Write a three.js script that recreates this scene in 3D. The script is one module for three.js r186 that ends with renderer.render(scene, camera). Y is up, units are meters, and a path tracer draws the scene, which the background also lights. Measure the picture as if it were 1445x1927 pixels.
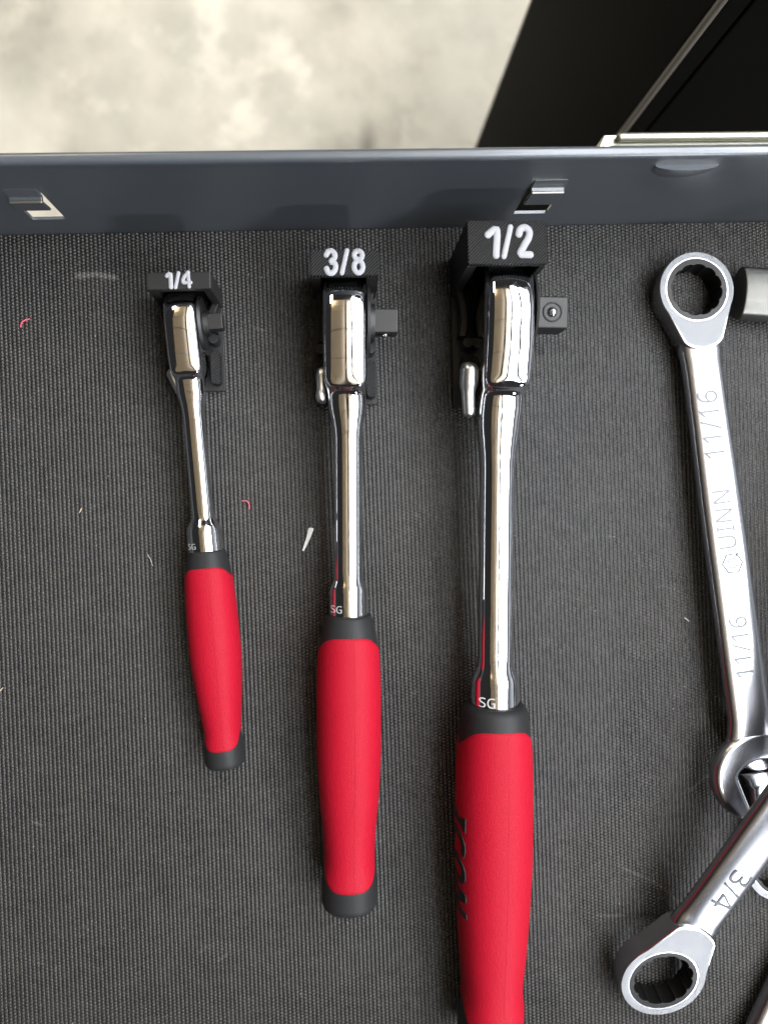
import * as THREE from 'three';
import { RoundedBoxGeometry } from 'three/addons/geometries/RoundedBoxGeometry.js';
import { TextGeometry } from 'three/addons/geometries/TextGeometry.js';
import { FontLoader } from 'three/addons/loaders/FontLoader.js';
import { RectAreaLightUniformsLib } from 'three/addons/lights/RectAreaLightUniformsLib.js';
import { TessellateModifier } from 'three/addons/modifiers/TessellateModifier.js';
import { mergeGeometries, mergeVertices, toCreasedNormals } from 'three/addons/utils/BufferGeometryUtils.js';

const MM = 0.001;
const scene = new THREE.Scene();
scene.background = new THREE.Color().setRGB(0.035, 0.034, 0.033);   // the dim rest of the garage

// ---------- camera: a phone held 32 cm above the drawer, looking almost straight down
const camera = new THREE.PerspectiveCamera(69.07, 767 / 1024, 0.02, 30);
camera.position.set(0, 0.32, 0);
camera.up.set(0, 0, -1);
camera.lookAt(0.058824, 0.32 - 0.998222, 0.009626);
camera.focus = 0.295;
camera.userData.fStop = 7.5;
camera.updateMatrixWorld();

const renderer = new THREE.WebGLRenderer({ antialias: true });
renderer.toneMapping = THREE.LinearToneMapping;
renderer.toneMappingExposure = 1.0;
renderer.shadowMap.enabled = true;
RectAreaLightUniformsLib.init();

// ---------- lamps: rows of LED strips hung under the garage ceiling on the right, plus an added floor fill
const LAMPS = [ // x, y, z, width, length, radiance
  [0.54, 1.42, -0.30, 0.34, 2.6, 9],
  [1.02, 1.42, -0.30, 0.32, 2.6, 16.5],
  [1.50, 1.42, -0.30, 0.32, 2.6, 15],
  [-0.85, 1.42, -1.95, 0.26, 1.3, 14, 'warm'],  // added fill strip, put in only to brighten the floor
];
const ADDED_UPGLOW = [2.5, 0.7, 0.05, 0.3];   // added uplight as a share of the downlight, to brighten the door overhead
const FAR_LAMP = [1.75, 1.40, 3.1, 0.45, 0.45, 85];
const WARM = new THREE.Color().setRGB(1.08, 0.96, 0.76);
const COOL = new THREE.Color().setRGB(0.95, 1.0, 1.08);

// ---------- helpers
const used = {};
function numbered(n) { used[n] = (used[n] ?? -1) + 1; return used[n] ? n + '_' + String(used[n]).padStart(3, '0') : n; }
function shade(m) { m.castShadow = true; m.receiveShadow = true; return m; }
function tag(o, label, category, group, kind) {
  if (label) o.userData.label = label;
  if (category) o.userData.category = category;
  if (group) o.userData.group = group;
  if (kind) o.userData.kind = kind;
  return o;
}
function thing(name, label, category, pos = [0, 0, 0], turn = 0, group) {
  const o = new THREE.Group(); o.name = numbered(name); o.position.set(...pos); o.rotation.y = turn; scene.add(o);
  return tag(o, label, category, group);
}
function part(name, geo, mat, parent) { const m = shade(new THREE.Mesh(geo, mat)); m.name = name; parent.add(m); return m; }
function solo(name, geo, mat, label, category, group) {
  const m = shade(new THREE.Mesh(geo, mat)); m.name = numbered(name); scene.add(m); return tag(m, label, category, group);
}
function rng(seed) { let s = seed >>> 0; return () => { s = (s + 0x6D2B79F5) | 0; let t = Math.imul(s ^ (s >>> 15), 1 | s); t = (t + Math.imul(t ^ (t >>> 7), 61 | t)) ^ t; return ((t ^ (t >>> 14)) >>> 0) / 4294967296; }; }
// tileable value noise
function noiseField(seed, period) {
  const r = rng(seed), g = new Float32Array(period * period); for (let i = 0; i < g.length; i++) g[i] = r();
  const q = (i) => ((i % period) + period) % period;
  return (x, y) => { // x, y in 0..1
    x *= period; y *= period; const xi = Math.floor(x), yi = Math.floor(y); let fx = x - xi, fy = y - yi;
    fx = fx * fx * (3 - 2 * fx); fy = fy * fy * (3 - 2 * fy);
    const a = g[q(yi) * period + q(xi)], b = g[q(yi) * period + q(xi + 1)], c = g[q(yi + 1) * period + q(xi)], d = g[q(yi + 1) * period + q(xi + 1)];
    return a + (b - a) * fx + (c - a) * fy + (a - b - c + d) * fx * fy;
  };
}
function fbm(seed, p0, oct) { const f = []; for (let i = 0; i < oct; i++) f.push(noiseField(seed + i * 17, p0 << i)); return (x, y) => { let s = 0, a = 0.5, t = 0; for (const n of f) { s += a * n(x, y); t += a; a *= 0.55; } return s / t; }; }
function texture(w, h, fn, srgb, repeat) {
  const d = new Uint8Array(w * h * 4);
  for (let y = 0; y < h; y++) for (let x = 0; x < w; x++) { const c = fn((x + 0.5) / w, (y + 0.5) / h, x, y), k = (y * w + x) * 4; if (typeof c === 'number') d[k] = d[k + 1] = d[k + 2] = Math.max(0, Math.min(255, c * 255)); else for (let j = 0; j < 3; j++) d[k + j] = Math.max(0, Math.min(255, c[j] * 255)); d[k + 3] = 255; }
  const t = new THREE.DataTexture(d, w, h); t.wrapS = t.wrapT = THREE.RepeatWrapping; t.magFilter = THREE.LinearFilter; t.minFilter = THREE.LinearMipmapLinearFilter; t.generateMipmaps = true;
  if (srgb) t.colorSpace = THREE.SRGBColorSpace; if (repeat) t.repeat.set(...repeat); t.needsUpdate = true; return t;
}
const enc = (l) => (l <= 0.0031308 ? l * 12.92 : 1.055 * Math.pow(l, 1 / 2.4) - 0.055);
const smooth = (a, b, x) => { const t = Math.max(0, Math.min(1, (x - a) / (b - a))); return t * t * (3 - 2 * t); };

// monotone cubic through rows [z, a, b, ...]
function curve(rows) {
  const n = rows.length, k = rows[0].length - 1, z = rows.map((r) => r[0]), m = [];
  for (let c = 1; c <= k; c++) {
    const d = [], t = []; for (let i = 0; i < n - 1; i++) d.push((rows[i + 1][c] - rows[i][c]) / (z[i + 1] - z[i]));
    t.push(d[0]); for (let i = 1; i < n - 1; i++) t.push(d[i - 1] * d[i] <= 0 ? 0 : 2 * d[i - 1] * d[i] / (d[i - 1] + d[i])); t.push(d[n - 2]); m.push(t);
  }
  return (x) => {
    x = Math.max(z[0], Math.min(z[n - 1], x)); let i = 0; while (i < n - 2 && x > z[i + 1]) i++;
    const h = z[i + 1] - z[i], s = (x - z[i]) / h, s2 = s * s, s3 = s2 * s, out = [];
    for (let c = 0; c < k; c++) out.push((2 * s3 - 3 * s2 + 1) * rows[i][c + 1] + (s3 - 2 * s2 + s) * h * m[c][i] + (-2 * s3 + 3 * s2) * rows[i + 1][c + 1] + (s3 - s2) * h * m[c][i + 1]);
    return out;
  };
}
// section: z(mm) -> {wx, wy, cx, cy, n}; rows [z, wx, wy, n, cx, cy]
function section(rows) { const f = curve(rows.map((r) => [r[0], r[1], r[2], r[3] ?? 2.2, r[4] ?? 0, r[5] ?? 0, (r[3] ?? 2.2) > 6 ? 0.1 : 0])); f.z0 = rows[0][0]; f.z1 = rows[rows.length - 1][0]; f.rows = rows; return f; }
function ringPoint(s, phi, grow = 0) { const c = Math.sin(phi), q = Math.cos(phi), n = s[2], r = Math.pow(Math.pow(Math.abs(c), n) + Math.pow(Math.abs(q), n), -1 / n); const X = r * c; return [s[3] + (s[0] + grow) * X, s[4] + (s[1] + grow) * r * q * (1 - (s[5] ?? 0) * X * X)]; } // phi from the top (+y) towards +x
function loft(sec, around = 96, step = 0.6) {
  const zs = []; const R = sec.rows;
  for (let i = 0; i < R.length - 1; i++) { const n = Math.max(3, Math.min(60, Math.ceil((R[i + 1][0] - R[i][0]) / step))); for (let j = 0; j < n; j++) zs.push(R[i][0] + (R[i + 1][0] - R[i][0]) * j / n); }
  zs.push(sec.z1);
  const P = [], U = [], I = [], w = around + 1;
  for (const z of zs) { const s = sec(z); for (let j = 0; j <= around; j++) { const phi = (j / around) * Math.PI * 2 + Math.PI, p = ringPoint(s, phi); P.push(p[0] * MM, p[1] * MM, z * MM); U.push(j / around * (s[0] + s[1]) * Math.PI * MM, z * MM); } }
  for (let i = 0; i < zs.length - 1; i++) for (let j = 0; j < around; j++) { const a = i * w + j, b = a + 1, c = a + w, d = c + 1; I.push(a, b, c, b, d, c); }
  for (const [row, flip] of [[0, 1], [zs.length - 1, 0]]) { const s = sec(zs[row]), k = P.length / 3; P.push(s[3] * MM, s[4] * MM, zs[row] * MM); U.push(0, 0); for (let j = 0; j < around; j++) { const a = row * w + j; flip ? I.push(a, k, a + 1) : I.push(a, a + 1, k); } }
  const g = new THREE.BufferGeometry(); g.setAttribute('position', new THREE.Float32BufferAttribute(P, 3)); g.setAttribute('uv', new THREE.Float32BufferAttribute(U, 2)); g.setIndex(I); g.computeVertexNormals();
  const N = g.attributes.normal; // close the seam of the normals
  for (let i = 0; i < zs.length; i++) { const a = i * w, b = a + around, v = new THREE.Vector3(N.getX(a) + N.getX(b), N.getY(a) + N.getY(b), N.getZ(a) + N.getZ(b)).normalize(); N.setXYZ(a, v.x, v.y, v.z); N.setXYZ(b, v.x, v.y, v.z); }
  return g;
}
// a skin over part of a loft, its two edges z0(phi), z1(phi)
function sleeve(sec, z0, z1, grow, around = 120, along = 90) {
  const P = [], U = [], I = [], w = around + 1, ts = [0, 0.0001]; for (let i = 1; i <= along; i++) ts.push(0.0001 + 0.9998 * i / along); ts.push(1);
  ts.forEach((t, i) => { for (let j = 0; j <= around; j++) { const phi = j / around * Math.PI * 2 + Math.PI, a = z0(phi), b = z1(phi); const e = Math.min(1, Math.min(t, 1 - t) * (b - a) / 0.9); const z = a + (b - a) * t, s = sec(z), p = ringPoint(s, phi, i === 0 || i === ts.length - 1 ? -0.4 : grow * (0.35 + 0.65 * Math.sqrt(e))); P.push(p[0] * MM, p[1] * MM, z * MM); U.push(j / around * (s[0] + s[1]) * Math.PI * MM, z * MM); } });
  for (let i = 0; i < ts.length - 1; i++) for (let j = 0; j < around; j++) { const a = i * w + j, b = a + 1, c = a + w, d = c + 1; I.push(a, b, c, b, d, c); }
  const g = new THREE.BufferGeometry(); g.setAttribute('position', new THREE.Float32BufferAttribute(P, 3)); g.setAttribute('uv', new THREE.Float32BufferAttribute(U, 2)); g.setIndex(I); g.computeVertexNormals(); return g;
}
const font = await new FontLoader().loadAsync('fonts/droid/droid_sans_regular.typeface.json');
const fontBold = await new FontLoader().loadAsync('fonts/droid/droid_sans_bold.typeface.json');
// lettering bent onto a loft. place(tx, ty) -> [a, z] and side: 'top' (a is x) or 'left' (a is y)
function lettering(text, size, f, sec, place, side, depth, slant = 0) {
  const g = new TessellateModifier(size * 0.16, 5).modify(new TextGeometry(text, { font: f, size, depth: 1, curveSegments: 5, bevelEnabled: false })), p = g.attributes.position;
  for (let i = 0; i < p.count; i++) {
    const tx = p.getX(i) + slant * p.getY(i), [a, z] = place(tx, p.getY(i)), s = sec(z), out = p.getZ(i) * depth - 0.15;
    if (side === 'top') { const q = Math.min(0.995, Math.abs((a - s[3]) / s[0])); p.setXYZ(i, a * MM, (s[4] + s[1] * Math.pow(1 - Math.pow(q, s[2]), 1 / s[2]) + out) * MM, z * MM); }
    else { const q = Math.min(0.995, Math.abs((a - s[4]) / s[1])); p.setXYZ(i, (s[3] - s[0] * Math.pow(1 - Math.pow(q, s[2]), 1 / s[2]) - out) * MM, a * MM, z * MM); }
  }
  g.deleteAttribute('normal'); const h = toCreasedNormals(g, 0.5); return h;
}
function boxAt(x0, x1, y0, y1, z0, z1, r = 0.4) { const g = new RoundedBoxGeometry((x1 - x0) * MM, (y1 - y0) * MM, (z1 - z0) * MM, 3, r * MM); g.translate((x0 + x1) / 2 * MM, (y0 + y1) / 2 * MM, (z0 + z1) / 2 * MM); return g; }
function merge(list) { const l = list.map((g) => { const h = g.index ? g.toNonIndexed() : g.clone(); for (const k of Object.keys(h.attributes)) if (!['position', 'normal', 'uv'].includes(k)) h.deleteAttribute(k); h.clearGroups(); return h; }); return mergeGeometries(l); }
function flatUV(g) { const p = g.attributes.position, u = g.attributes.uv; for (let i = 0; i < p.count; i++) u.setXY(i, p.getX(i), p.getZ(i)); return g; } // uv in metres in plan
// plan shape (x right, z down the picture) pulled up: y from y0 to y1
function slab(shape, y0, y1, bevel = 0.3, seg = 2, cs = 32) { const g = new THREE.ExtrudeGeometry(shape, { depth: Math.max(0.01, y1 - y0 - 2 * bevel), bevelEnabled: bevel > 0, bevelThickness: bevel, bevelSize: bevel, bevelOffset: -bevel, bevelSegments: seg, curveSegments: cs }); g.rotateX(Math.PI / 2); g.translate(0, y1 - bevel, 0); g.scale(MM, MM, MM); return g; }
function roundRect(x0, x1, z0, z1, r) { const s = new THREE.Shape(); s.moveTo(x0 + r, z0); s.lineTo(x1 - r, z0); s.quadraticCurveTo(x1, z0, x1, z0 + r); s.lineTo(x1, z1 - r); s.quadraticCurveTo(x1, z1, x1 - r, z1); s.lineTo(x0 + r, z1); s.quadraticCurveTo(x0, z1, x0, z1 - r); s.lineTo(x0, z0 + r); s.quadraticCurveTo(x0, z0, x0 + r, z0); return s; }

// ---------- materials
const rgb = (r, g, b) => new THREE.Color().setRGB(r, g, b);
const fine = fbm(5, 32, 3), fineN = texture(512, 512, (u, v) => fine(u, v), false, [1 / 0.012, 1 / 0.012]);
const scr = (() => { // fine scratches and haze on polished chrome, 40 mm tile
  const n = 1024, a = new Float32Array(n * n).fill(0.5), r = rng(77), base = fbm(31, 16, 4);
  for (let k = 0; k < 900; k++) { let x = r() * n, y = r() * n; const an = r() * 6.28, l = 8 + r() * r() * 120, v = (r() - 0.5) * 0.7; for (let i = 0; i < l; i++) { x += Math.cos(an); y += Math.sin(an); const q = ((y | 0) & (n - 1)) * n + ((x | 0) & (n - 1)); a[q] += v; } }
  return { bump: texture(n, n, (u, v, x, y) => a[y * n + x] * 0.5 + 0.5 * base(u, v), false, [25, 25]), rough: texture(512, 512, (u, v) => 0.35 + 0.65 * smooth(0.35, 0.75, base(u, v)), false, [25, 25]) };
})();
const chrome = new THREE.MeshStandardMaterial({ name: 'chrome', color: rgb(0.62, 0.62, 0.63), metalness: 1, roughness: 0.1, roughnessMap: scr.rough, bumpMap: scr.bump, bumpScale: 0.000006 });
const wornChrome = new THREE.MeshPhysicalMaterial({ name: 'worn_chrome', color: rgb(0.36, 0.36, 0.375), metalness: 1, roughness: 0.25, bumpMap: scr.bump, bumpScale: 0.00001, clearcoat: 0.5, clearcoatRoughness: 0.1 });
const satinSteel = new THREE.MeshStandardMaterial({ name: 'satin_steel', color: rgb(0.55, 0.55, 0.54), metalness: 1, roughness: 0.33, bumpMap: fineN, bumpScale: 0.00001 });
const flatChrome = new THREE.MeshStandardMaterial({ name: 'satin_chrome', color: rgb(0.62, 0.625, 0.64), metalness: 1, roughness: 0.38, bumpMap: fineN, bumpScale: 0.00018 });
const stamped = new THREE.MeshStandardMaterial({ name: 'stamped_mark', color: rgb(0.08, 0.08, 0.084), metalness: 1, roughness: 0.45 });
const etched = new THREE.MeshStandardMaterial({ name: 'etched_mark', color: rgb(0.75, 0.75, 0.75), metalness: 0.6, roughness: 0.6 });
const blackOxide = new THREE.MeshStandardMaterial({ name: 'black_oxide', color: rgb(0.035, 0.034, 0.033), metalness: 0.85, roughness: 0.48, bumpMap: fineN, bumpScale: 0.00001 });
const gearSteel = new THREE.MeshStandardMaterial({ name: 'dark_gear_steel', color: rgb(0.02, 0.019, 0.018), metalness: 0.8, roughness: 0.42, bumpMap: fineN, bumpScale: 0.00001 });
const redRubber = new THREE.MeshPhysicalMaterial({ name: 'red_rubber', color: rgb(0.265, 0.0045, 0.014), roughness: 0.5, specularIntensity: 0.2, bumpMap: fineN, bumpScale: 0.00014 });
const blackRubber = new THREE.MeshPhysicalMaterial({ name: 'black_rubber', color: rgb(0.014, 0.014, 0.014), roughness: 0.5, specularIntensity: 0.35, bumpMap: fineN, bumpScale: 0.00003 });
const printLines = texture(256, 256, (u, v) => { const d = (u + v) * 8; const f = d - Math.floor(d); return 0.5 + 0.5 * Math.sin(f * Math.PI * 2); }, false, [1 / 0.010, 1 / 0.010]);
const printedBlack = new THREE.MeshPhysicalMaterial({ name: 'printed_black_plastic', color: rgb(0.014, 0.0135, 0.013), roughness: 0.45, specularIntensity: 0.32, bumpMap: printLines, bumpScale: 0.0004 });
const smoothBlack = new THREE.MeshPhysicalMaterial({ name: 'black_plastic', color: rgb(0.014, 0.0135, 0.013), roughness: 0.45, specularIntensity: 0.4, bumpMap: fineN, bumpScale: 0.00002 });
const whitePrint = new THREE.MeshStandardMaterial({ name: 'white_plastic', color: rgb(0.24, 0.24, 0.25), roughness: 0.5, bumpMap: fineN, bumpScale: 0.00004 });
const greyPaint = new THREE.MeshPhysicalMaterial({ name: 'slate_paint', color: rgb(0.052, 0.059, 0.066), roughness: 0.34, clearcoat: 0.6, clearcoatRoughness: 0.18, bumpMap: fineN, bumpScale: 0.00001 });
const zinc = new THREE.MeshStandardMaterial({ name: 'zinc_plate', color: rgb(0.36, 0.35, 0.29), metalness: 1, roughness: 0.42, bumpMap: fineN, bumpScale: 0.00001 });
const blackPaint = new THREE.MeshPhysicalMaterial({ name: 'black_paint', color: rgb(0.004, 0.004, 0.0038), roughness: 0.4, specularIntensity: 0.006 });
const grind = new THREE.MeshStandardMaterial({ name: 'ground_steel', color: rgb(0.16, 0.158, 0.145), metalness: 1, roughness: 0.38, bumpMap: fineN, bumpScale: 0.00003 });

// ---------- the setting: floor far below, ceiling of the garage above
{
  const f1 = fbm(101, 8, 6), f2 = fbm(202, 14, 5), f3 = fbm(303, 24, 4);
  const tex = texture(1024, 1024, (u, v) => {
    const a = f1(u, v), b = f2(u, v), c = f3(u, v); let k = 0.47 + 0.32 * (a - 0.5) + 0.16 * (c - 0.5);
    k -= 0.07 * smooth(0.5, 0.72, b); k += 0.14 * smooth(0.56, 0.74, f2(v, u)); { const du = u - 0.0308, dv = v - 0.612, q = du * du / 0.00009 + dv * dv / 0.0009; k *= 1 - 0.55 * Math.exp(-q) * (0.6 + 0.8 * c); } k = Math.max(0.12, k);
    const warm = 0.03 * (b - 0.5); return [enc(k * (1.02 + warm)), enc(k * 0.935), enc(k * (0.75 - warm))];
  }, true, [1 / 1.3, 1 / 1.3]);
  const bump = texture(512, 512, (u, v) => f3(u, v), false, [1 / 0.4, 1 / 0.4]);
  const concrete = new THREE.MeshStandardMaterial({ name: 'concrete', map: tex, roughness: 0.72, bumpMap: bump, bumpScale: 0.0006 });
  const floor = new THREE.Group(); floor.name = 'floor'; tag(floor, 'pale mottled concrete garage floor far below the drawer', null, null, 'structure'); scene.add(floor);
  const g = new RoundedBoxGeometry(8, 0.12, 8, 2, 0.004); g.translate(0, -0.81, 0); flatUV(g); part('slab', g, concrete, floor);
}
// tan sectional garage door, rolled up overhead: what the chrome mirrors
{
  const tan = new THREE.MeshStandardMaterial({ name: 'tan_paint', color: rgb(0.67, 0.54, 0.385), roughness: 0.7 });
  const t = thing('garage_door', 'tan sectional garage door rolled up overhead, mirrored in the chrome', 'garage door', [-0.31, 1.72, 0]);
  for (let j = 0; j < 6; j++) part('panel', new RoundedBoxGeometry(1.26, 0.04, 0.52, 2, 0.008).translate(0, 0.02, -1.45 + j * 0.53), tan, t);
  const steel = new THREE.MeshStandardMaterial({ name: 'dark_bar', color: rgb(0.04, 0.035, 0.035), roughness: 0.5 });
  part('added_dark_bar', new RoundedBoxGeometry(0.09, 0.07, 3.0, 2, 0.008).translate(0.35, -0.12, -0.1), steel, t);  // added bar: its dark line in the chrome stands in for the phone's reflection
}
// right hand garage wall, greyish white, seen only in the chrome
{ const w = new THREE.Mesh(new RoundedBoxGeometry(0.1, 2.6, 6, 2, 0.01).translate(2.65, 0.55, -0.6), new THREE.MeshStandardMaterial({ name: 'grey_wall_paint', color: rgb(0.36, 0.37, 0.39), roughness: 0.8 })); w.name = 'wall'; tag(w, 'greyish garage wall to the right of the drawer', null, null, 'structure'); scene.add(shade(w)); }
// LED strips
{
  const housing = new THREE.MeshStandardMaterial({ name: 'white_enamel', color: rgb(0.75, 0.75, 0.75), roughness: 0.4 });
  const glow = new THREE.MeshStandardMaterial({ name: 'led_diffuser', color: rgb(0.8, 0.8, 0.8), emissive: COOL, emissiveIntensity: 6, roughness: 0.6 });
  const ORD = ['nearest over the drawer', 'middle one of the row', 'farthest right of the row', 'short added one put in to brighten the floor'];
  const addedFillGlow = glow.clone(); addedFillGlow.name = 'added_fill_diffuser'; addedFillGlow.emissive = WARM;
  const make = ([x, y, z, w, l, I, hue], label, name, up) => {
    const C = hue ? WARM : COOL, gl = hue ? addedFillGlow : glow;
    const t = thing(name, label, 'lamp', [x, y, z]);
    part('housing', new RoundedBoxGeometry(w + 0.04, 0.05, l + 0.04, 2, 0.01).translate(0, 0.03, 0), housing, t);
    part('diffuser', new THREE.BoxGeometry(w, 0.006, l), gl, t);
    const a = new THREE.RectAreaLight(C, I, w, l); a.position.set(0, -0.006, 0); a.rotation.x = -Math.PI / 2; a.name = 'led_glow'; t.add(a);
    part('added_top_diffuser', new THREE.BoxGeometry(w, 0.006, l).translate(0, 0.06, 0), gl, t);
    const b = new THREE.RectAreaLight(C, I * up, w, l); b.position.set(0, 0.066, 0); b.rotation.x = Math.PI / 2; b.name = 'added_uplight'; t.add(b);  // added upward light so the door mirrors brighter in the chrome
  };
  LAMPS.forEach((L, i) => make(L, 'long white LED strip light under the ceiling, ' + ORD[i], 'strip_lamp', ADDED_UPGLOW[i]));
  { // far square lamp, tilted towards the drawer
    const [x, y, z, w, l, I] = FAR_LAMP, t = thing('flood_lamp', 'square white LED work lamp high up behind the photographer', 'lamp', [x, y, z]);
    t.lookAt(0, 0, 0);
    part('housing', new RoundedBoxGeometry(w + 0.06, l + 0.06, 0.06, 2, 0.01).translate(0, 0, -0.035), housing, t);
    part('diffuser', new THREE.BoxGeometry(w, l, 0.006), glow, t);
    const a = new THREE.RectAreaLight(COOL, I, w, l); a.position.set(0, 0, 0.006); a.rotation.y = Math.PI; a.name = 'led_glow'; t.add(a);
  }
}
// black tool cabinet standing on the floor past the drawer
{
  const t = thing('tool_cabinet', 'tall glossy black tool cabinet standing on the floor past the drawer', 'cabinet', [0.18, -0.75, -0.238]);
  const H = 0.737, edgeHighlight = new THREE.MeshStandardMaterial({ name: 'edge_highlight_paint', color: rgb(0.07, 0.06, 0.053), roughness: 0.5 });  // lighter edge colour paints in the highlight along the rounded edges
  part('side_panel', boxAt(0, 3, 4, H * 1000, -235, -4.2, 0.8), blackPaint, t);
  part('rear_edge', boxAt(-0.6, 4, 4, H * 1000, -240, -235.1, 2), edgeHighlight, t);
  part('corner_edge', boxAt(-0.3, 3.2, 3, H * 1000, -4.1, 0.2, 1.5), edgeHighlight, t);
  part('corner_post', boxAt(3.3, 14, 3, H * 1000, -2.6, -0.2, 0.6), blackPaint, t);
  part('door', boxAt(15, 520, 3, H * 1000, -2.4, 0.4, 1.0), blackPaint, t);
  part('carcass', boxAt(3.2, 520, 6, H * 1000 - 3, -234, -4.3, 1), blackPaint, t);
}

// ---------- the drawer
const TURN = THREE.MathUtils.degToRad(2.25);
const ZW = -118.1, WALL_TOP = 62.0;
{
  const t = thing('drawer_box', 'slate grey steel tool drawer with tabbed side wall', 'drawer', [0, 0, 0], TURN);
  part('drawer_bottom', boxAt(-300, 420, -5, -3.2, ZW - 1.2, 330, 0.3), greyPaint, t);
  const s = new THREE.Shape(); s.moveTo(-301, -5); s.lineTo(421, -5); s.lineTo(421, WALL_TOP); s.lineTo(-301, WALL_TOP); s.lineTo(-301, -5);
  const TABS = [[-117.2, -104.2, 15.2, 41.8], [76.6, 90.4, 13.2, 43.4], [-310.8 + 27, -298 + 27, 14, 42.5], [270, 283.5, 13.5, 43]];
  for (const [a, b, c, d] of TABS) { const h = new THREE.Path(); h.moveTo(a, c); h.lineTo(a, d - 1.5); h.lineTo(b, d - 1.5); h.lineTo(b, c); h.lineTo(a, c); s.holes.push(h); }
  const wg = new THREE.ExtrudeGeometry(s, { depth: 1.2, bevelEnabled: false }); wg.scale(MM, MM, MM); wg.translate(0, 0, (ZW - 1.2) * MM);
  const wall = part('side_wall', wg, greyPaint, t);
  part('rolled_rim', boxAt(-301, 421, WALL_TOP - 2.4, WALL_TOP + 2.6, ZW - 3.8, ZW + 0.45, 1.9), greyPaint, wall);
  // bent tabs: out from the wall, over, and down in front of the slot
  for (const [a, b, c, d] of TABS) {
    const o = 0.5, p = new THREE.Shape(), th = 1.1; // profile in (z, y)
    const pts = [[-1.2, d + 2.2], [0.15, d + 2.0], [0.55, d - 0.4], [0.75, d - 3.2], [2.2, d - 3.6], [2.75, d - 4.2], [2.8, d - 5.2], [2.2, c + 14.5], [1.2, c + 14.5], [1.7, d - 4.9], [-0.2, d - 4.4], [-0.5, d - 0.8], [-1.2, d - 0.4]];
    p.moveTo(...pts[0]); pts.slice(1).forEach((q) => p.lineTo(...q)); p.closePath();
    const g = new THREE.ExtrudeGeometry(p, { depth: b - a - 2 * o - 0.6, bevelEnabled: true, bevelThickness: 0.3, bevelSize: 0.25, bevelSegments: 2, bevelOffset: -0.25 });
    g.rotateY(-Math.PI / 2); g.translate(b - o - 0.3, 0, ZW); g.scale(MM, MM, MM);
    part('divider_tab', g, greyPaint, wall);
    part('added_lip_highlight', new THREE.CapsuleGeometry(0.55, b - a - 2 * o - 1, 6, 12).rotateZ(Math.PI / 2).translate((a + b) / 2, d - 3.75, ZW + 2.35).scale(MM, MM, MM), zinc, wall);  // added bright bead standing in for the highlight along the tab lip
  }
  // pressed half-moon in the wall near the rim
  { const g = new THREE.SphereGeometry(1, 40, 20, 0, Math.PI * 2, Math.PI / 2, Math.PI / 2); g.scale(11.8, 9.4, 2); g.translate(130, 56.6, ZW + 0.1); g.scale(MM, MM, MM);
    const c = new THREE.CylinderGeometry(1, 1, 0.02, 40); c.scale(11.8, 1, 2); c.translate(130, 56.6, ZW + 0.1); c.scale(MM, MM, MM); part('pressed_boss', merge([g, c]), greyPaint, wall); }
  part('far_wall', boxAt(-301, 421, -5, WALL_TOP, 330, 331.2, 0.3), greyPaint, t);
  part('end_wall', boxAt(-302.2, -301, -5, WALL_TOP, ZW - 1.2, 331.2, 0.3), greyPaint, t);
  part('end_wall', boxAt(421, 422.2, -5, WALL_TOP, ZW - 1.2, 331.2, 0.3), greyPaint, t);
  // zinc slide along the outside of the wall
  { const p = new THREE.Shape(); p.moveTo(97.6, -5.2); p.lineTo(420, -5.2); p.lineTo(420, -13.5); p.lineTo(101.8, -13.5); p.closePath();
    const body = slab(p, 38, 51.5, 0.4); body.translate(0, 0, ZW * MM);
    const r1 = new THREE.CapsuleGeometry(1.5, 316, 6, 16).rotateZ(Math.PI / 2).scale(MM, MM, MM).translate(0.2615, 0.0532, (ZW - 7.1) * MM);
    const r2 = new THREE.CapsuleGeometry(1.5, 313, 6, 16).rotateZ(Math.PI / 2).scale(MM, MM, MM).translate(0.2635, 0.0532, (ZW - 11.7) * MM);
    part('slide_rail', merge([body, r1, r2]), zinc, t); }
}
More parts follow.
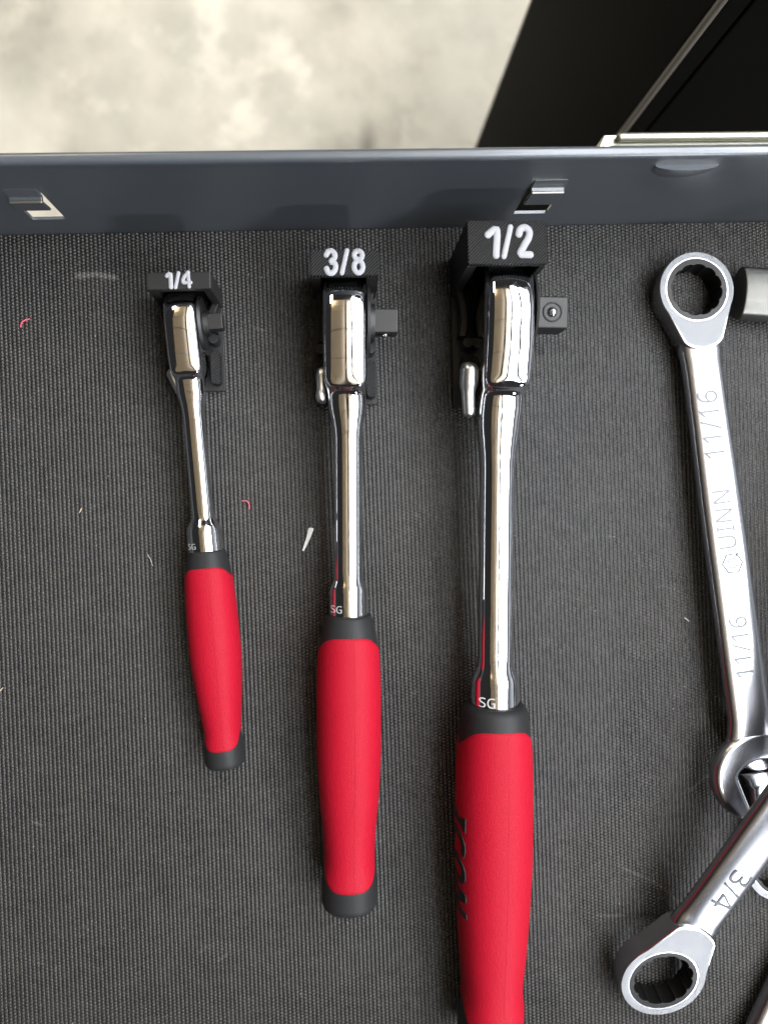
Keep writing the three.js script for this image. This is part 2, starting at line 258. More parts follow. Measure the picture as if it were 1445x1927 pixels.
// ---------- ribbed liner mat
{
  const NR = 32, NB = 40, TW = 0.0557, TH = 0.0560, r = rng(9), jit = new Float32Array(NR * NB), jx = new Float32Array(NR * NB); for (let i = 0; i < jit.length; i++) { jit[i] = r(); jx[i] = r() - 0.5; }
  const n1 = fbm(401, 24, 3);
  const bump = texture(1024, 1024, (u, v) => {
    const cx = u * NR, ci = Math.floor(cx) % NR, row = v * NB + (ci % 2) * 0.5, ri = ((Math.floor(row) % NB) + NB) % NB, k = ri * NR + ci;
    const fx = cx - Math.floor(cx) - 0.5 - 0.10 * jx[k], fy = row - Math.floor(row) - 0.5;
    const ridge = Math.max(0, 1 - Math.pow(Math.abs(fx) / 0.44, 3.0)), knob = 0.25 + 0.75 * Math.max(0, 1 - Math.pow(Math.abs(fy + 0.3 * fx) / 0.5, 2));
    return Math.sqrt(ridge) * (knob - 0.38 * jit[k]) * 0.86 + 0.14 * n1(u, v);
  }, false, [1 / TW, 1 / TH]);
  const X0 = -0.3, X1 = 0.42, Z0 = -0.1178, Z1 = 0.3295, W = 1440, H = 896;
  const m1 = fbm(501, 4, 6), m2 = fbm(601, 60, 3), dirt = fbm(777, 200, 2), rr = rng(45);
  const paint = new Float32Array(W * H), toX = (x) => (x - X0) / (X1 - X0) * W, toZ = (z) => (z - Z0) / (Z1 - Z0) * H;
  const stroke = (pts, wid, val) => { for (let i = 0; i < pts.length - 1; i++) { const [x0, z0] = pts[i], [x1, z1] = pts[i + 1], n = 60; for (let j = 0; j <= n; j++) { const X = toX(x0 + (x1 - x0) * j / n), Z = toZ(z0 + (z1 - z0) * j / n), R = wid / (X1 - X0) * W; for (let y = Math.floor(Z - R * 2); y <= Z + R * 2; y++) for (let x = Math.floor(X - R * 2); x <= X + R * 2; x++) if (x >= 0 && y >= 0 && x < W && y < H) { const d = Math.hypot(x - X, y - Z) / R, v = val * Math.max(0, 1 - d * d * 0.6); if (Math.abs(v) > Math.abs(paint[y * W + x])) paint[y * W + x] = v; } } } };
  stroke([[-0.106, -0.1005], [-0.098, -0.1010], [-0.091, -0.0995]], 0.0012, 0.05);           // grey rub near the wall
  stroke([[0.0885, -0.066], [0.0892, -0.0635]], 0.0018, -0.03);                               // dark spot
  { const ring = []; for (let k = 0; k <= 20; k++) ring.push([0.156 + 0.0165 * Math.cos(k / 20 * 6.283), -0.105 + 0.0165 * Math.sin(k / 20 * 6.283)]); stroke(ring, 0.0010, -0.007); }
  { const a = []; for (let k = 0; k <= 12; k++) a.push([0.150 + 0.020 * k / 12, 0.132 - 0.006 * Math.sin(k / 12 * 3.14)]); stroke(a, 0.0006, 0.035); }
  stroke([[0.118, 0.165], [0.132, 0.172], [0.142, 0.181]], 0.0005, 0.03); stroke([[0.105, 0.185], [0.118, 0.186]], 0.0005, 0.03);
  for (let k = 0; k < 34; k++) { const x = -0.14 + rr() * 0.33, z = -0.11 + rr() * 0.33, a = rr() * 6.28, l = 0.001 + rr() * rr() * 0.006; stroke([[x, z], [x + Math.cos(a) * l, z + Math.sin(a) * l]], 0.0004, 0.012 + rr() * 0.03); }
  const col = texture(W, H, (u, v, x, y) => {
    let k = 0.021 + 0.008 * (m1(u, v) - 0.5) + 0.007 * (m2(u, v) - 0.5) + 0.01 * (dirt(u, v) - 0.5) + paint[y * W + x]; k = Math.max(0.01, k);
    const w = 0.12 * (m1(v, u) - 0.5); return [enc(k * (1.08 + w)), enc(k), enc(k * (0.9 - w))];
  }, true);
  col.wrapS = col.wrapT = THREE.ClampToEdgeWrapping; col.channel = 1;
  const mat = new THREE.MeshPhysicalMaterial({ name: 'ribbed_rubber', map: col, roughness: 0.36, specularIntensity: 0.72, bumpMap: bump, bumpScale: 0.00048 });
  // ribs are real ridges a quarter of a millimetre high along z; the knobs on them are relief
  const RIB = TW / NR, r0 = Math.ceil(X0 / RIB), r1 = Math.floor(X1 / RIB) - 1, prof = [[0, -0.17], [0.12, -0.155], [0.24, -0.08], [0.36, -0.02], [0.5, 0], [0.64, -0.02], [0.76, -0.08], [0.88, -0.155]], xs = [];
  for (let i = r0; i < r1; i++) for (const [f, y] of prof) xs.push([(i + f) * RIB, y * MM]);
  const NZ = 12, PP = [], UU = [], II = [];
  for (let k = 0; k <= NZ; k++) for (const [x, y] of xs) { PP.push(x, y, Z0 + (Z1 - Z0) * k / NZ); UU.push(0, 0); }
  for (let k = 0; k < NZ; k++) for (let i = 0; i < xs.length - 1; i++) { const a = k * xs.length + i; II.push(a, a + xs.length, a + 1, a + 1, a + xs.length, a + xs.length + 1); }
  const top = new THREE.BufferGeometry(); top.setAttribute('position', new THREE.Float32BufferAttribute(PP, 3)); top.setAttribute('uv', new THREE.Float32BufferAttribute(UU, 2)); top.setIndex(II); top.computeVertexNormals();
  const base = new THREE.BoxGeometry(X1 - X0 - 0.004, 0.0024, Z1 - Z0 - 0.0004); base.translate((X0 + X1) / 2, -0.0017, (Z0 + Z1) / 2);
  const g = merge([top, base]);
  const p = g.attributes.position, u = g.attributes.uv, u1 = new Float32Array(p.count * 2);
  for (let i = 0; i < p.count; i++) { u.setXY(i, p.getX(i), p.getZ(i)); u1[2 * i] = (p.getX(i) - X0) / (X1 - X0); u1[2 * i + 1] = (p.getZ(i) - Z0) / (Z1 - Z0); }
  g.setAttribute('uv1', new THREE.BufferAttribute(u1, 2));
  const m = solo('drawer_liner', g, mat, 'dark grey ribbed rubber liner covering the drawer bottom', 'drawer liner'); m.rotation.y = TURN;
}

// ---------- holders: black printed blocks with white numbers
function strokeGeo(pts, r, flat = 0.45) { // rounded bead along points (mm, plan) lying on y = 0
  const c = new THREE.CatmullRomCurve3(pts.map(([x, z]) => new THREE.Vector3(x, 0, z)), false, 'centripetal');
  const list = [new THREE.TubeGeometry(c, Math.max(4, pts.length * 6), r, 12)];
  for (const q of [pts[0], pts[pts.length - 1]]) list.push(new THREE.SphereGeometry(r, 14, 10).translate(q[0], 0, q[1]));
  const g = merge(list); g.scale(1, flat, 1); return g;
}
function loop(cx, cz, rx, rz) { const a = []; for (let i = 0; i <= 16; i++) a.push([cx + rx * Math.sin(i / 16 * 6.2832), cz - rz * Math.cos(i / 16 * 6.2832)]); return a; }
function holder(o) { // all mm; local origin: back left corner of the block on the mat, z towards the viewer
  const t = thing('ratchet_holder', o.label, 'tool holder', [o.x * MM, 0, o.z * MM], o.turn, 'printed holders for the three ratchets');
  const { W, H, T, L, cl, cr } = o, back = o.back ?? 3.2;
  part('base_plate', slab(roundRect(0, W, T - 1, L, 1.2), 0.05, 2.4, 0.3), smoothBlack, t);
  const u = new THREE.Shape(); u.moveTo(0, 0); u.lineTo(W, 0); u.lineTo(W, T); u.lineTo(W - cr, T); u.lineTo(W - cr, back + 1.5); u.quadraticCurveTo(W / 2, back - 0.6, cl, back + 1.5); u.lineTo(cl, T); u.lineTo(0, T); u.closePath();
  const body = slab(u, 0.05, H - 3.2, 0.15);
  const cap = slab(roundRect(0, W, 0, T, 0.5), H - 3.25, H, 0.45, 2), plateMat = o.plain ? smoothBlack : printedBlack;
  const pb = part('block', body, smoothBlack, t), pc = part('label_plate', flatUV(cap), plateMat, t);
  // low cradle on each side of the head: curved rib, round peg, bar
  for (const sd of [0, 1]) {
    const X = (d) => (sd ? W - d : d);
    const rib = new THREE.Shape(); const zs = [], n = 14; for (let i = 0; i <= n; i++) zs.push(i / n);
    zs.forEach((q, i) => { const z = T - 0.5 + q * (o.peg - T - 2.5), x = 0.8 + 2.0 * Math.sin(q * 2.6); i ? rib.lineTo(X(x), z) : rib.moveTo(X(x), z); });
    zs.reverse().forEach((q) => { const z = T - 0.5 + q * (o.peg - T - 2.5), x = 3.6 + 2.0 * Math.sin(q * 2.6); rib.lineTo(X(x), z); }); rib.closePath();
    part('cradle_rib', slab(rib, 2.3, o.low + 2, 0.3), smoothBlack, t);
    part('peg', new THREE.CylinderGeometry(2.0 * MM, 2.1 * MM, (o.low + 1.5) * MM, 24).translate(X(o.in) * MM, (2.3 + (o.low + 1.5) / 2) * MM, o.peg * MM), smoothBlack, t);
    part('side_bar', flatUV(slab(roundRect(Math.min(X(o.in - 2), X(o.in + 2)), Math.max(X(o.in - 2), X(o.in + 2)), o.peg + 4.5, L - 2, 1.9), 2.3, o.low + 2, 0.5, 3)), printedBlack, t);
  }
  o.digits.forEach(([name, r, ...lines]) => {
    const g = merge(lines.map((l) => strokeGeo(l.map(([x, y]) => [(x - o.c[0]) / o.k, (y - o.c[1]) / o.k]), r)));
    g.translate(W / 2, H + 0.1, T / 2); g.scale(MM, MM, MM); part(name, g, whitePrint, pc);
  });
  return t;
}
holder({ plain: true, x: -73.9, z: -88.6, turn: 0.038, W: 24.4, H: 30.5, T: 6.6, L: 41.5, cl: 3.2, cr: 3.2, back: 1.8, peg: 21, in: 3.2, low: 6, k: 29.7, c: [598, 250], label: 'smallest black printed holder marked 1/4 in white on its plate',
  digits: [['numeral', 0.85, [[472, 195], [500, 172], [508, 168], [512, 325]]], ['slash', 0.75, [[602, 165], [562, 328]]], ['numeral', 0.72, [[712, 158], [662, 215], [648, 268], [690, 276], [735, 276]], [[708, 158], [716, 322]]]] });
holder({ x: -11.4, z: -97.3, turn: 0.02, W: 26.2, H: 34, T: 9.8, L: 55, cl: 3.6, cr: 4.6, peg: 33, in: 2.8, low: 8, k: 29.8, c: [527, 272], label: 'middle black printed holder marked 3/8 in white on its plate',
  digits: [['numeral', 1.12, [[318, 185], [345, 145], [385, 143], [415, 180], [405, 230], [370, 258], [415, 285], [418, 345], [385, 388], [340, 385], [318, 340]]], ['slash', 0.95, [[555, 135], [492, 390]]], ['numeral', 1.05, loop(682, 188, 45, 48), loop(682, 320, 50, 68)]] });
holder({ x: 47.1, z: -105.6, turn: 0.024, W: 29.8, H: 45, T: 16.2, L: 64, cl: 3.6, cr: 2.0, peg: 38, in: 5.2, low: 8, k: 22.5, c: [615, 255], label: 'largest black printed holder marked 1/2 in white on its plate',
  digits: [['numeral', 1.4, [[450, 195], [485, 165], [520, 145], [515, 365]]], ['slash', 1.1, [[642, 130], [582, 375]]], ['numeral', 1.4, [[712, 190], [725, 150], [765, 135], [800, 165], [795, 215], [755, 285], [722, 355], [760, 360], [805, 362]]]] });

// ---------- ratchets
function ratchet(o) { // local z along the handle from the drive axis, x towards the square drive
  const t = thing('ratchet', o.label, 'ratchet', [o.pos[0] * MM, o.pos[1] * MM, o.pos[2] * MM], 0, 'red handled ratchets in a row');
  t.rotation.order = 'YXZ'; t.rotation.set(o.pitch, o.turn, 0);
  const body = section(o.body), grip = section(o.grip);
  const mb = part('chrome_body', loft(body, 128, 0.5), chrome, t);
  const D = o.drive, s0 = body(0), xr = s0[3] + s0[0];
  part('gear_plate', new THREE.CylinderGeometry(s0[1] * 0.86 * MM, s0[1] * 0.9 * MM, 1.2 * MM, 64).rotateZ(-Math.PI / 2).translate((xr + 0.5) * MM, 0, 0), blackOxide, t);
  part('drive_collar', new THREE.CylinderGeometry(D * 0.78 * MM, D * 0.82 * MM, 2.4 * MM, 40).rotateZ(-Math.PI / 2).translate((xr + 1.9) * MM, 0, 0), blackOxide, t);
  const sq = new RoundedBoxGeometry(o.driveLen * MM, D * MM, D * MM, 4, D * 0.07 * MM); sq.translate((xr + 1 + o.driveLen / 2) * MM, 0, 0); sq.rotateX(o.spin);
  const dm = part('square_drive', sq, blackOxide, t);
  if (o.ball) { const dir = o.ball; // small spring ball in its ring
    const c = [xr + 1 + o.driveLen * 0.55, dir === 'up' ? D / 2 : 0, dir === 'up' ? 0 : D / 2];
    part('detent_ball', new THREE.SphereGeometry(D * 0.17 * MM, 24, 16).translate(c[0] * MM, (c[1] - (dir === 'up' ? 0.5 : 0)) * MM, (c[2] - (dir === 'up' ? 0 : 0.4)) * MM), chrome, dm);
    const rg = new THREE.TorusGeometry(D * 0.285 * MM, D * 0.03 * MM, 12, 40); if (dir === 'up') rg.rotateX(Math.PI / 2); rg.translate(c[0] * MM, c[1] * MM, c[2] * MM); part('ball_ring', rg, gearSteel, dm);
    const pit = new THREE.CylinderGeometry(D * 0.27 * MM, D * 0.27 * MM, 0.05 * MM, 40); if (dir !== 'up') pit.rotateX(Math.PI / 2); pit.translate(c[0] * MM, (c[1] + (dir === 'up' ? 0.04 : 0)) * MM, (c[2] + (dir === 'up' ? 0 : 0.04)) * MM); part('ball_seat', pit, blackOxide, dm);
  }
  // reversing lever on the left face
  const lv = loft(section(o.lever), 48, 0.5); part('reverse_lever', lv, satinSteel, t);
  part('grip_core', loft(grip, 96, 0.8), blackRubber, t);
  const A = o.red[0], B = o.red[1];
  const side = (phi) => Math.pow(Math.abs(Math.sin(phi)), 5);
  const gm = part('red_sleeve', sleeve(grip, (p) => A + o.dip * side(p), (p) => B - o.dip * 1.35 * side(p), o.grow ?? 0.35), redRubber, t);
  { const pts = []; for (let i = 0; i <= 40; i++) { const z = A + 1.5 + (B - A - 3) * i / 40, q = ringPoint(grip(z), 0.16, (o.grow ?? 0.35) - 0.01); pts.push(new THREE.Vector3(q[0] * MM, q[1] * MM, z * MM)); } part('mould_seam', new THREE.TubeGeometry(new THREE.CatmullRomCurve3(pts), 60, 0.07 * MM, 6), redRubber, gm); }
  if (o.brand) part('grip_lettering', lettering('ICON', o.brand.size, fontBold, (z) => { const s = grip(z); return [s[0] + 0.35, s[1] + 0.35, s[2], s[3], s[4]]; }, (tx, ty) => [o.brand.y + ty, o.brand.z + tx], 'left', 0.55, 0.22), blackRubber, gm);
  if (o.mark) part('ferrule_mark', lettering(o.mark.text, o.mark.size, font, body, (tx, ty) => [o.mark.x + tx, o.mark.z - ty], 'top', 0.2), etched, mb);
  return t;
}
ratchet({ label: 'small chrome ratchet with short red grip, seated in the holder marked 1/4', pos: [-62.1, 15.2, -72.6], pitch: 0.035, turn: 0.082,
  body: [[-12.3, 2, 1.5, 2.5], [-11.7, 4.6, 4.6, 4], [-9.6, 6.20, 7.8, 10], [-5.5, 6.56, 10.9, 10], [0, 6.62, 12, 10], [10, 6.62, 11.3, 10], [17.5, 6.51, 9.8, 10], [20.8, 5.95, 8.5, 5], [21.8, 5.8, 7.2, 3.6], [23, 5.8, 6.5, 2.8], [27.5, 5.7, 5.7, 2.6], [33, 4.7, 4.8, 2.5], [38, 4.35, 4.35, 2.5], [74, 4.35, 4.35, 2.5], [77, 4.5, 4.5, 2.3], [82.5, 6.7, 6.7, 2.1], [84, 7.0, 7.0, 2], [92, 7.1, 7.1, 2], [94, 6.9, 6.9, 2]],
  grip: [[91.6, 7.3, 7.3], [92.2, 7.7, 7.7], [93.5, 8.0, 8.1], [98.5, 9, 9.3], [117, 9.9, 10.4], [132, 10.1, 10.9], [149, 9.0, 10], [160, 7.8, 8.9], [167, 7.2, 8.4], [171, 7.8, 8.8], [174, 8.2, 9.1], [178.5, 8.2, 9.1], [180.3, 7.6, 8.4], [181, 6.6, 7.2]],
  drive: 6.35, driveLen: 7.6, spin: 0, lever: [[17, 0.6, 0.6, 2, -6.3], [17.6, 1.8, 1.8, 2, -6.6], [19.5, 2.4, 2.6, 2, -6.8], [21.5, 2.1, 2.4, 2, -6.4], [27, 1.6, 2.0, 2, -4.8], [28.4, 0.5, 0.5, 2, -4.6]],
  red: [98, 172.6], dip: 4.4, mark: { text: 'SG', size: 2.3, x: -6.6, z: 90.4 } });
ratchet({ label: 'mid sized chrome ratchet with red grip, seated in the holder marked 3/8', pos: [2.9, 19.2, -73.4], pitch: 0.027, turn: 0.004,
  body: [[-16.3, 3, 2, 2.5, -0.9], [-15.5, 6.3, 6.2, 4, -0.9], [-13, 8.29, 10.2, 10, -0.9], [-8, 8.72, 14.3, 10, -0.9], [0, 8.77, 16, 10, -0.9], [13, 8.72, 15.1, 10, -0.9], [22.5, 8.56, 13.1, 10, -0.8], [26.9, 7.9, 11.7, 5, -0.6], [28.2, 7.75, 9.7, 3.6, -0.5], [29.6, 7.8, 8.8, 2.8, -0.4], [33, 7.7, 7.8, 2.7, -0.2], [43, 6.1, 6.3, 2.6], [48, 5.75, 5.75, 2.5], [100, 5.75, 5.75, 2.5], [103, 5.95, 5.95, 2.3], [107.5, 7.5, 7.5, 2.1], [109.2, 7.75, 7.75, 2], [118.5, 7.8, 7.8, 2], [121, 7.6, 7.6, 2]],
  grip: [[118.2, 8.6, 8.6], [118.9, 9.4, 9.5], [121, 10.1, 10.3], [124, 10.9, 11.2], [132, 12.1, 12.6], [150, 12.9, 13.6], [170, 12.9, 13.9], [192, 12.0, 13.2], [207, 10.6, 12], [218, 10.1, 11.6], [225, 11.2, 12.4], [229, 11.7, 12.8], [235.5, 11.7, 12.8], [238, 10.8, 11.8], [239, 9.4, 10.2]],
  drive: 9.53, driveLen: 11.4, spin: 0, ball: 'front', lever: [[18, 0.6, 1, 2, -10], [18.8, 1.7, 3, 2.4, -10.3], [22, 2.0, 4, 2.6, -10.6], [27, 1.9, 3.6, 2.6, -10.5], [29.5, 2.2, 4, 2.6, -10.7], [31.5, 1.9, 3.6, 2.4, -10.4], [32.6, 0.6, 1, 2, -10]],
  red: [126, 228], dip: 6, brand: { size: 8, y: -6.4, z: 160 }, mark: { text: 'SG', size: 2.9, x: -7.3, z: 116.6 } });
ratchet({ label: 'large chrome ratchet with long red grip, seated in the holder marked 1/2', pos: [63.7, 23.4, -76.4], pitch: 0.026, turn: -0.004,
  body: [[-20.4, 3, 2, 2.5, 1.2], [-19.5, 6.8, 7.4, 4, 1.2], [-16.5, 9.24, 12.4, 10, 1.2], [-10, 9.66, 17.6, 10, 1.2], [0, 9.77, 20, 10, 1.2], [14, 9.71, 18.9, 10, 1.2], [26, 9.55, 16, 10, 1.1], [30.4, 9, 14.1, 5, 0.9], [32, 8.9, 11.8, 3.6, 0.8], [33.8, 9.1, 10.8, 2.8, 0.6], [38, 9.1, 9.8, 2.7, 0.4], [45, 8.7, 8.9, 2.6, 0.1], [56, 7.4, 7.5, 2.6], [63, 7.05, 7.05, 2.5], [138, 7.05, 7.05, 2.5], [141.5, 7.25, 7.25, 2.3], [147, 9.4, 9.4, 2.1], [149, 9.8, 9.8, 2], [158.5, 9.9, 9.9, 2], [162, 9.7, 9.7, 2]],
  grip: [[157.6, 11, 11], [158.4, 12.2, 12.4], [160.5, 13.3, 13.6], [171, 14.5, 15], [193, 15.4, 16.2], [216, 15.5, 16.8], [238, 14.8, 16.2], [260, 13.4, 15], [275, 12.2, 14], [283, 12.9, 14.5], [288, 13.6, 15], [297, 13.8, 15.2], [300, 12.8, 14], [301, 11, 12]],
  drive: 12.7, driveLen: 14.5, spin: 0, ball: 'up', lever: [[19.6, 0.8, 0.8, 2, -12.8, 3], [20.4, 2.7, 2.8, 2.2, -12.6, 3], [23.1, 3.9, 4.2, 2.2, -12.2, 3], [27.6, 3.8, 4.2, 2.3, -12.3, 2.6], [31.6, 2.8, 3.4, 2.4, -12.5, 2], [36.6, 2.5, 3, 2.4, -12.2, 1.4], [40.1, 2.3, 2.8, 2.4, -12.0, 1], [41.4, 0.8, 1, 2, -12, 1]],
  red: [165.5, 290], dip: 8, brand: { size: 12, y: -1.6, z: 198 }, mark: { text: 'SG', size: 3.9, x: -8.0, z: 157.0 } });

// ---------- ratcheting spanners
function spanner(o) { // local: ring centre at the origin, shank along +z, y up; mm
  const t = thing('spanner', o.label, 'wrench', [o.pos[0] * MM, o.pos[1] * MM, o.pos[2] * MM], 0, 'loose chrome spanners at the right');
  t.quaternion.setFromEuler(new THREE.Euler(o.tilt[0], 0, o.tilt[2], 'XYZ')).multiply(new THREE.Quaternion().setFromAxisAngle(new THREE.Vector3(0, 1, 0), o.turn)).multiply(new THREE.Quaternion().setFromAxisAngle(new THREE.Vector3(1, 0, 0), o.pitch ?? 0));
  const { R, ri, w, L, th } = o, tt = th / 2;
  // ring head: teardrop with a round hole
  const s = new THREE.Shape(); const a0 = 1.02;
  for (let i = 0; i <= 72; i++) { const a = a0 + (Math.PI * 2 - 2 * a0) * i / 72; const x = R * Math.sin(a), z = R * Math.cos(a); i ? s.lineTo(x, z) : s.moveTo(x, z); }
  const e = R * 1.5; s.lineTo(-w * 0.98, e - 3); s.quadraticCurveTo(-w * 0.75, e + 0.6, 0, e + 1.6); s.quadraticCurveTo(w * 0.75, e + 0.6, w * 0.98, e - 3); s.closePath();
  const hole = new THREE.Path(); hole.absarc(0, 0, ri, 0, Math.PI * 2, true); s.holes.push(hole);
  const ring = part('ring_head', slab(s, -tt, tt, 0.55, 3, 64), wornChrome, t);
  const face = new THREE.Shape(); // brushed flat of the ring head
  { const k = 0.93; for (let i = 0; i <= 72; i++) { const a = a0 + (Math.PI * 2 - 2 * a0) * i / 72; const x = (R - 0.35) * Math.sin(a), z = (R - 0.35) * Math.cos(a); i ? face.lineTo(x, z) : face.moveTo(x, z); }
    face.lineTo(-w * 0.98 + 1, e - 3.4); face.quadraticCurveTo(-w * 0.7, e - 0.6, 0, e + 0.4); face.quadraticCurveTo(w * 0.7, e - 0.6, w * 0.98 - 1, e - 3.4); face.closePath();
    const h2 = new THREE.Path(); h2.absarc(0, 0, ri + 0.03, 0, Math.PI * 2, true); face.holes.push(h2); part('satin_face', slab(face, tt - 0.6, tt + 0.1, 0.06, 1, 64), flatChrome, ring); }
  const star = new THREE.Shape(); star.absarc(0, 0, ri + 0.1, 0, Math.PI * 2, false);
  const sh = new THREE.Path(); for (let i = 0; i <= 144; i++) { const a = -i / 144 * Math.PI * 2, q = Math.abs(Math.sin(a * 6)), r = o.star * (0.925 + 0.075 * Math.sqrt(q)); i ? sh.lineTo(r * Math.cos(a), r * Math.sin(a)) : sh.moveTo(r, 0); } star.holes.push(sh);
  part('gear_insert', slab(star, -tt - 0.1, tt - 0.04, 0.3, 2, 64), gearSteel, t);
  const shank = section([[e - 9, w * 0.86, th * 0.42, 3], [e - 3, w * 0.96, th * 0.42, 3], [e + 1, w, th * 0.42, 2.8], [e + 5, w * 0.95, th * 0.40, 2.8], [e + 14, w * 0.93, th * 0.39, 3], [L * 0.5, w, th * 0.39, 3], [L - R - 10, w * 0.98, th * 0.35, 3], [L - R - 2, w * 1.12, th * 0.34, 2.6], [L - 12, w * 1.5, th * 0.3, 2.8]]);
  const sm = part('shank', loft(shank, 96, 0.8), wornChrome, t);
  for (const [text, size, z, f] of o.marks) {
    const g = lettering(text, size, f ?? font, shank, (tx, ty) => [size * 0.36 - ty, z - tx], 'top', 0.4); part('size_mark', g, stamped, sm);
  }
  if (o.maker) { // hexagon nut Q and the rest of the name, raised
    const z = o.maker, hx = []; for (let i = 0; i <= 6; i++) hx.push([4.4 * Math.sin(i * Math.PI / 3 + Math.PI / 6), z + 4.4 * Math.cos(i * Math.PI / 3 + Math.PI / 6)]);
    const y = shank(z)[1];
    const inner = hx.map(([x, q]) => [x * 0.5, z + (q - z) * 0.5]);
    const g = merge([...segs(hx, 0.35), ...segs(inner, 0.3), ...segs([[1.5, z - 2.6], [3.2, z - 4.4]], 0.35)]); const p = g.attributes.position;
    for (let i = 0; i < p.count; i++) { const S = shank(p.getZ(i)), q = Math.abs(p.getX(i) / S[0]); p.setXYZ(i, p.getX(i) * MM, (p.getY(i) + S[1] * Math.pow(1 - Math.pow(q, S[2]), 1 / S[2])) * MM, p.getZ(i) * MM); }
    part('maker_emblem', g, stamped, sm);
    part('maker_mark', lettering('UINN', 7.8, font, shank, (tx, ty) => [2.9 - ty, z - 5.4 - tx], 'top', 0.4), stamped, sm);
  }
  // open jaw, turned 15 degrees
  { const a = o.jaw, Rj = a * 2.3, s2 = new THREE.Shape(), P = []; P.push([a, a * 1.45]); P.push([a + 2.4, a * 1.55]);
    for (let i = 0; i <= 40; i++) { const q = (0.30 + (2 - 0.60) / 2 * i / 20) * Math.PI; P.push([Rj * Math.sin(Math.PI * 0.19 + (Math.PI * 1.62) * i / 40), Rj * 0.98 * Math.cos(Math.PI * 0.19 + (Math.PI * 1.62) * i / 40)]); }
    P.push([-a - 2.4, a * 1.55]); P.push([-a, a * 1.45]); P.push([-a, -a * 0.3]); for (let i = 1; i < 10; i++) P.push([-a * Math.cos(i / 10 * Math.PI), -a * 0.3 - a * 0.45 * Math.sin(i / 10 * Math.PI)]); P.push([a, -a * 0.3]);
    P.forEach((p, i) => (i ? s2.lineTo(...p) : s2.moveTo(...p))); s2.closePath();
    const g = slab(s2, -th * 0.36, th * 0.36, 2.8, 6, 24); g.rotateY(o.jawTurn ?? 0.26); g.translate(0, 0, L * MM); part('open_jaw', g, wornChrome, t); }
  return t;
}
function segs(pts, r) { const out = []; for (let i = 0; i < pts.length - 1; i++) { const a = new THREE.Vector3(pts[i][0], 0, pts[i][1]), b = new THREE.Vector3(pts[i + 1][0], 0, pts[i + 1][1]), c = new THREE.LineCurve3(a, b); out.push(new THREE.TubeGeometry(c, 4, r, 8), new THREE.SphereGeometry(r, 8, 6).translate(a.x, 0, a.z)); } return out; }


spanner({ label: 'chrome ratcheting spanner stamped 11/16 lying along the right side, ring end up', pos: [151.6, 5.6, -91.6], tilt: [0, 0, 0], turn: 0.124, pitch: -0.035, R: 16.3, ri: 13.7, star: 11.0, w: 9.2, L: 209, th: 10.2, jaw: 8.7, jawTurn: 0.26,
  marks: [['11/16', 8.6, 73.5, font], ['11/16', 7.6, 167, font]], maker: 117.5 });
spanner({ label: 'chrome ratcheting spanner stamped 3/4 leaning across the pile, ring end nearest the viewer', pos: [136.2, 10.4, 200], tilt: [0.26, 0, 0], turn: Math.PI - 0.47, R: 18.4, ri: 15.2, star: 12.7, w: 10.6, L: 235, th: 9.4, jaw: 9.5,
  marks: [['3/4', 9.6, 60, font]] });
spanner({ label: 'chrome spanner mostly hidden under the crossing pair, bare ring showing at the edge', pos: [189.5, 5.2, 157.5], tilt: [0, 0, 0], turn: Math.PI + 0.14, R: 14.4, ri: 11.8, star: 9.8, w: 6.4, L: 54, th: 9, jaw: 5.5, marks: [] });
spanner({ label: 'chrome spanner cut off by the lower right corner of the picture', pos: [168.5, 5.6, 266], tilt: [0, 0, 0], turn: Math.PI - 0.455, R: 17, ri: 14, star: 11.6, w: 8.6, L: 215, th: 11, jaw: 9, marks: [] });

// hexagonal steel bar poking in beside the ring
{
  const pr = [[11.2, 0], [11.6, 0.4], [11.6, 80], [8.5, 81.5]].map(([r, z]) => new THREE.Vector2(r, z));
  pr.unshift(new THREE.Vector2(0, 0)); pr.push(new THREE.Vector2(0, 81.5));
  let g = new THREE.LatheGeometry(pr, 40); g.rotateY(Math.PI / 10 + 0.12); g.rotateZ(-Math.PI / 2); g.scale(MM, 0.56 * MM, MM); g = toCreasedNormals(g, 0.6);
  const m = solo('steel_bar', g, grind, 'dull faceted steel bar end beside the ring of the 11/16 spanner', 'steel bar'); m.position.set(0.1722, 0.0067, -0.0915); m.rotation.y = -0.05;
}
// ---------- lint and scraps on the liner
function thread(name, pts, r, col, label, cat, group) {
  const c = new THREE.CatmullRomCurve3(pts.map(([x, z], i) => new THREE.Vector3(x * MM, (0.7 + 0.5 * Math.sin(i * 1.7)) * MM, z * MM)));
  return solo(name, new THREE.TubeGeometry(c, 24, r * MM, 6), new THREE.MeshStandardMaterial({ name: 'fibre', color: col, roughness: 0.9 }), label, cat, group);
}
const pink = rgb(0.45, 0.06, 0.09);
thread('red_thread', [[-132.8, -74], [-132, -76], [-130.6, -77.2], [-129.2, -77.6]], 0.32, pink, 'pink red thread on the liner near the left edge', 'thread');
thread('red_thread', [[-41.6, -1.6], [-39.6, -1.6], [-38.6, -0.2], [-38.6, 1.8]], 0.3, rgb(0.36, 0.07, 0.1), 'curled pink red thread between the small and mid sized ratchets', 'thread');
thread('lint_fibre', [[151.4, 49.8], [152.4, 50.6], [153.4, 51.4]], 0.16, rgb(0.6, 0.58, 0.5), 'pale lint fibre beside the shank of the 11/16 spanner', 'lint');
thread('lint_fibre', [[-109.2, 3.4], [-108.6, 2.6], [-108.3, 1.6]], 0.16, rgb(0.5, 0.4, 0.3), 'tan lint fibre alone on the liner left of the small ratchet', 'lint');
thread('lint_fibre', [[-79.2, -92.8], [-78.2, -95], [-78.1, -96]], 0.1, rgb(0.3, 0.28, 0.26), 'fine lint fibre beside the holder marked 1/4', 'lint');
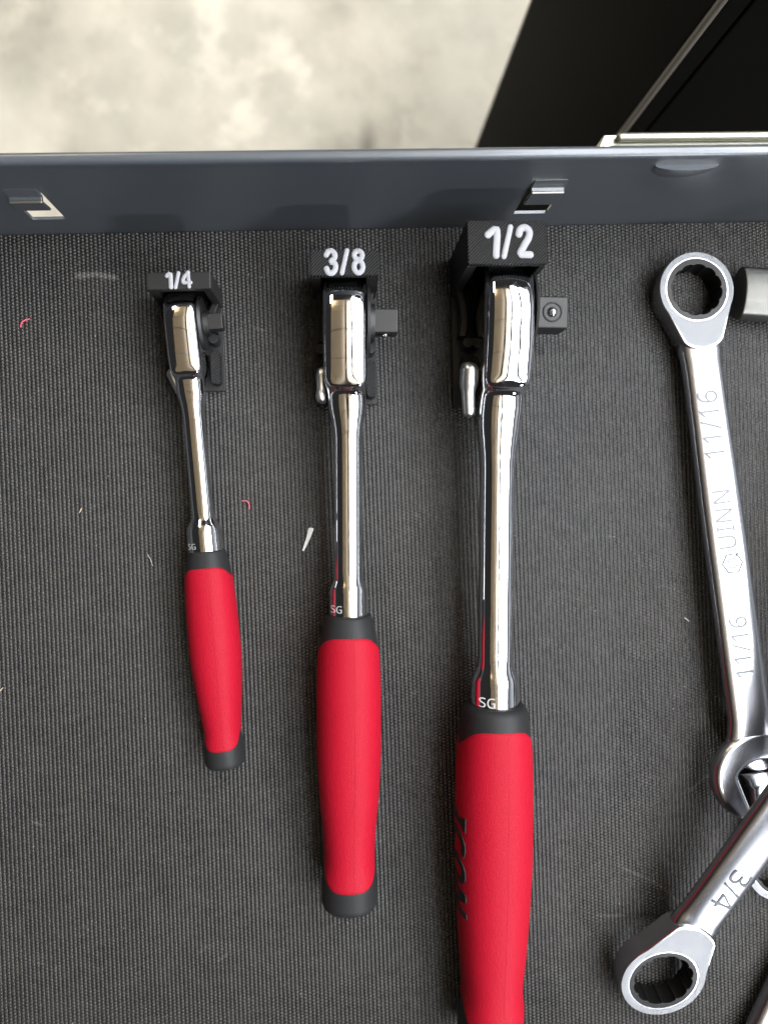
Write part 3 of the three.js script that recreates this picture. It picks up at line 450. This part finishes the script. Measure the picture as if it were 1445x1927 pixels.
thread('lint_fibre', [[-81, 21], [-79.6, 23.4], [-79, 25.8]], 0.12, rgb(0.4, 0.38, 0.34), 'fine lint fibre left of the small ratchet ferrule', 'lint');
thread('lint_fibre', [[-142, 78], [-140.4, 76.4]], 0.16, rgb(0.6, 0.5, 0.35), 'pale lint fibre at the far left edge below the middle', 'lint');
{ // clipped plastic scrap, folded in two
  const s = new THREE.Shape(); s.moveTo(-16.2, 19.6); s.lineTo(-15.4, 19.8); s.lineTo(-12.6, 14); s.lineTo(-11.2, 10.2); s.lineTo(-12.0, 9.8); s.lineTo(-13.4, 9.8); s.lineTo(-14.4, 14); s.closePath();
  solo('plastic_scrap', slab(s, 0.5, 0.9, 0.12, 1), new THREE.MeshPhysicalMaterial({ name: 'clear_scrap', color: rgb(0.62, 0.62, 0.6), roughness: 0.4, transmission: 0.3, thickness: 0 }), 'small translucent white plastic scrap left of the mid sized ratchet', 'plastic scrap');
}

{ // fine dust and crumbs caught on the liner
  const r = rng(321), g = new THREE.IcosahedronGeometry(0.00013, 0), n = 420, m = new THREE.InstancedMesh(g, new THREE.MeshStandardMaterial({ name: 'dust', color: rgb(0.4, 0.37, 0.32), roughness: 0.9 }), n), M = new THREE.Matrix4(), q = new THREE.Quaternion(), c = new THREE.Color();
  for (let i = 0; i < n; i++) { q.setFromEuler(new THREE.Euler(r() * 6, r() * 6, r() * 6)); const k = 0.5 + r() * r() * 1.5, x = -0.15 + r() * 0.34, z = -0.108 + (r() < 0.3 ? r() * r() * 0.2 : r() * 0.33);
    M.compose(new THREE.Vector3(x, 0.00012, z), q, new THREE.Vector3(k * (1 + r() * 2), k * 0.6, k)); m.setMatrixAt(i, M); const b = 0.25 + r() * 0.75; m.setColorAt(i, c.setRGB(b, b * (0.9 + 0.1 * r()), b * (0.8 + 0.2 * r()))); }
  m.name = 'dust'; shade(m); tag(m, 'fine pale dust specks scattered over the liner', null, null, 'stuff'); scene.add(m);
}

scene.traverse((o) => { if (o.isRectAreaLight) o.castShadow = true; });
renderer.render(scene, camera);
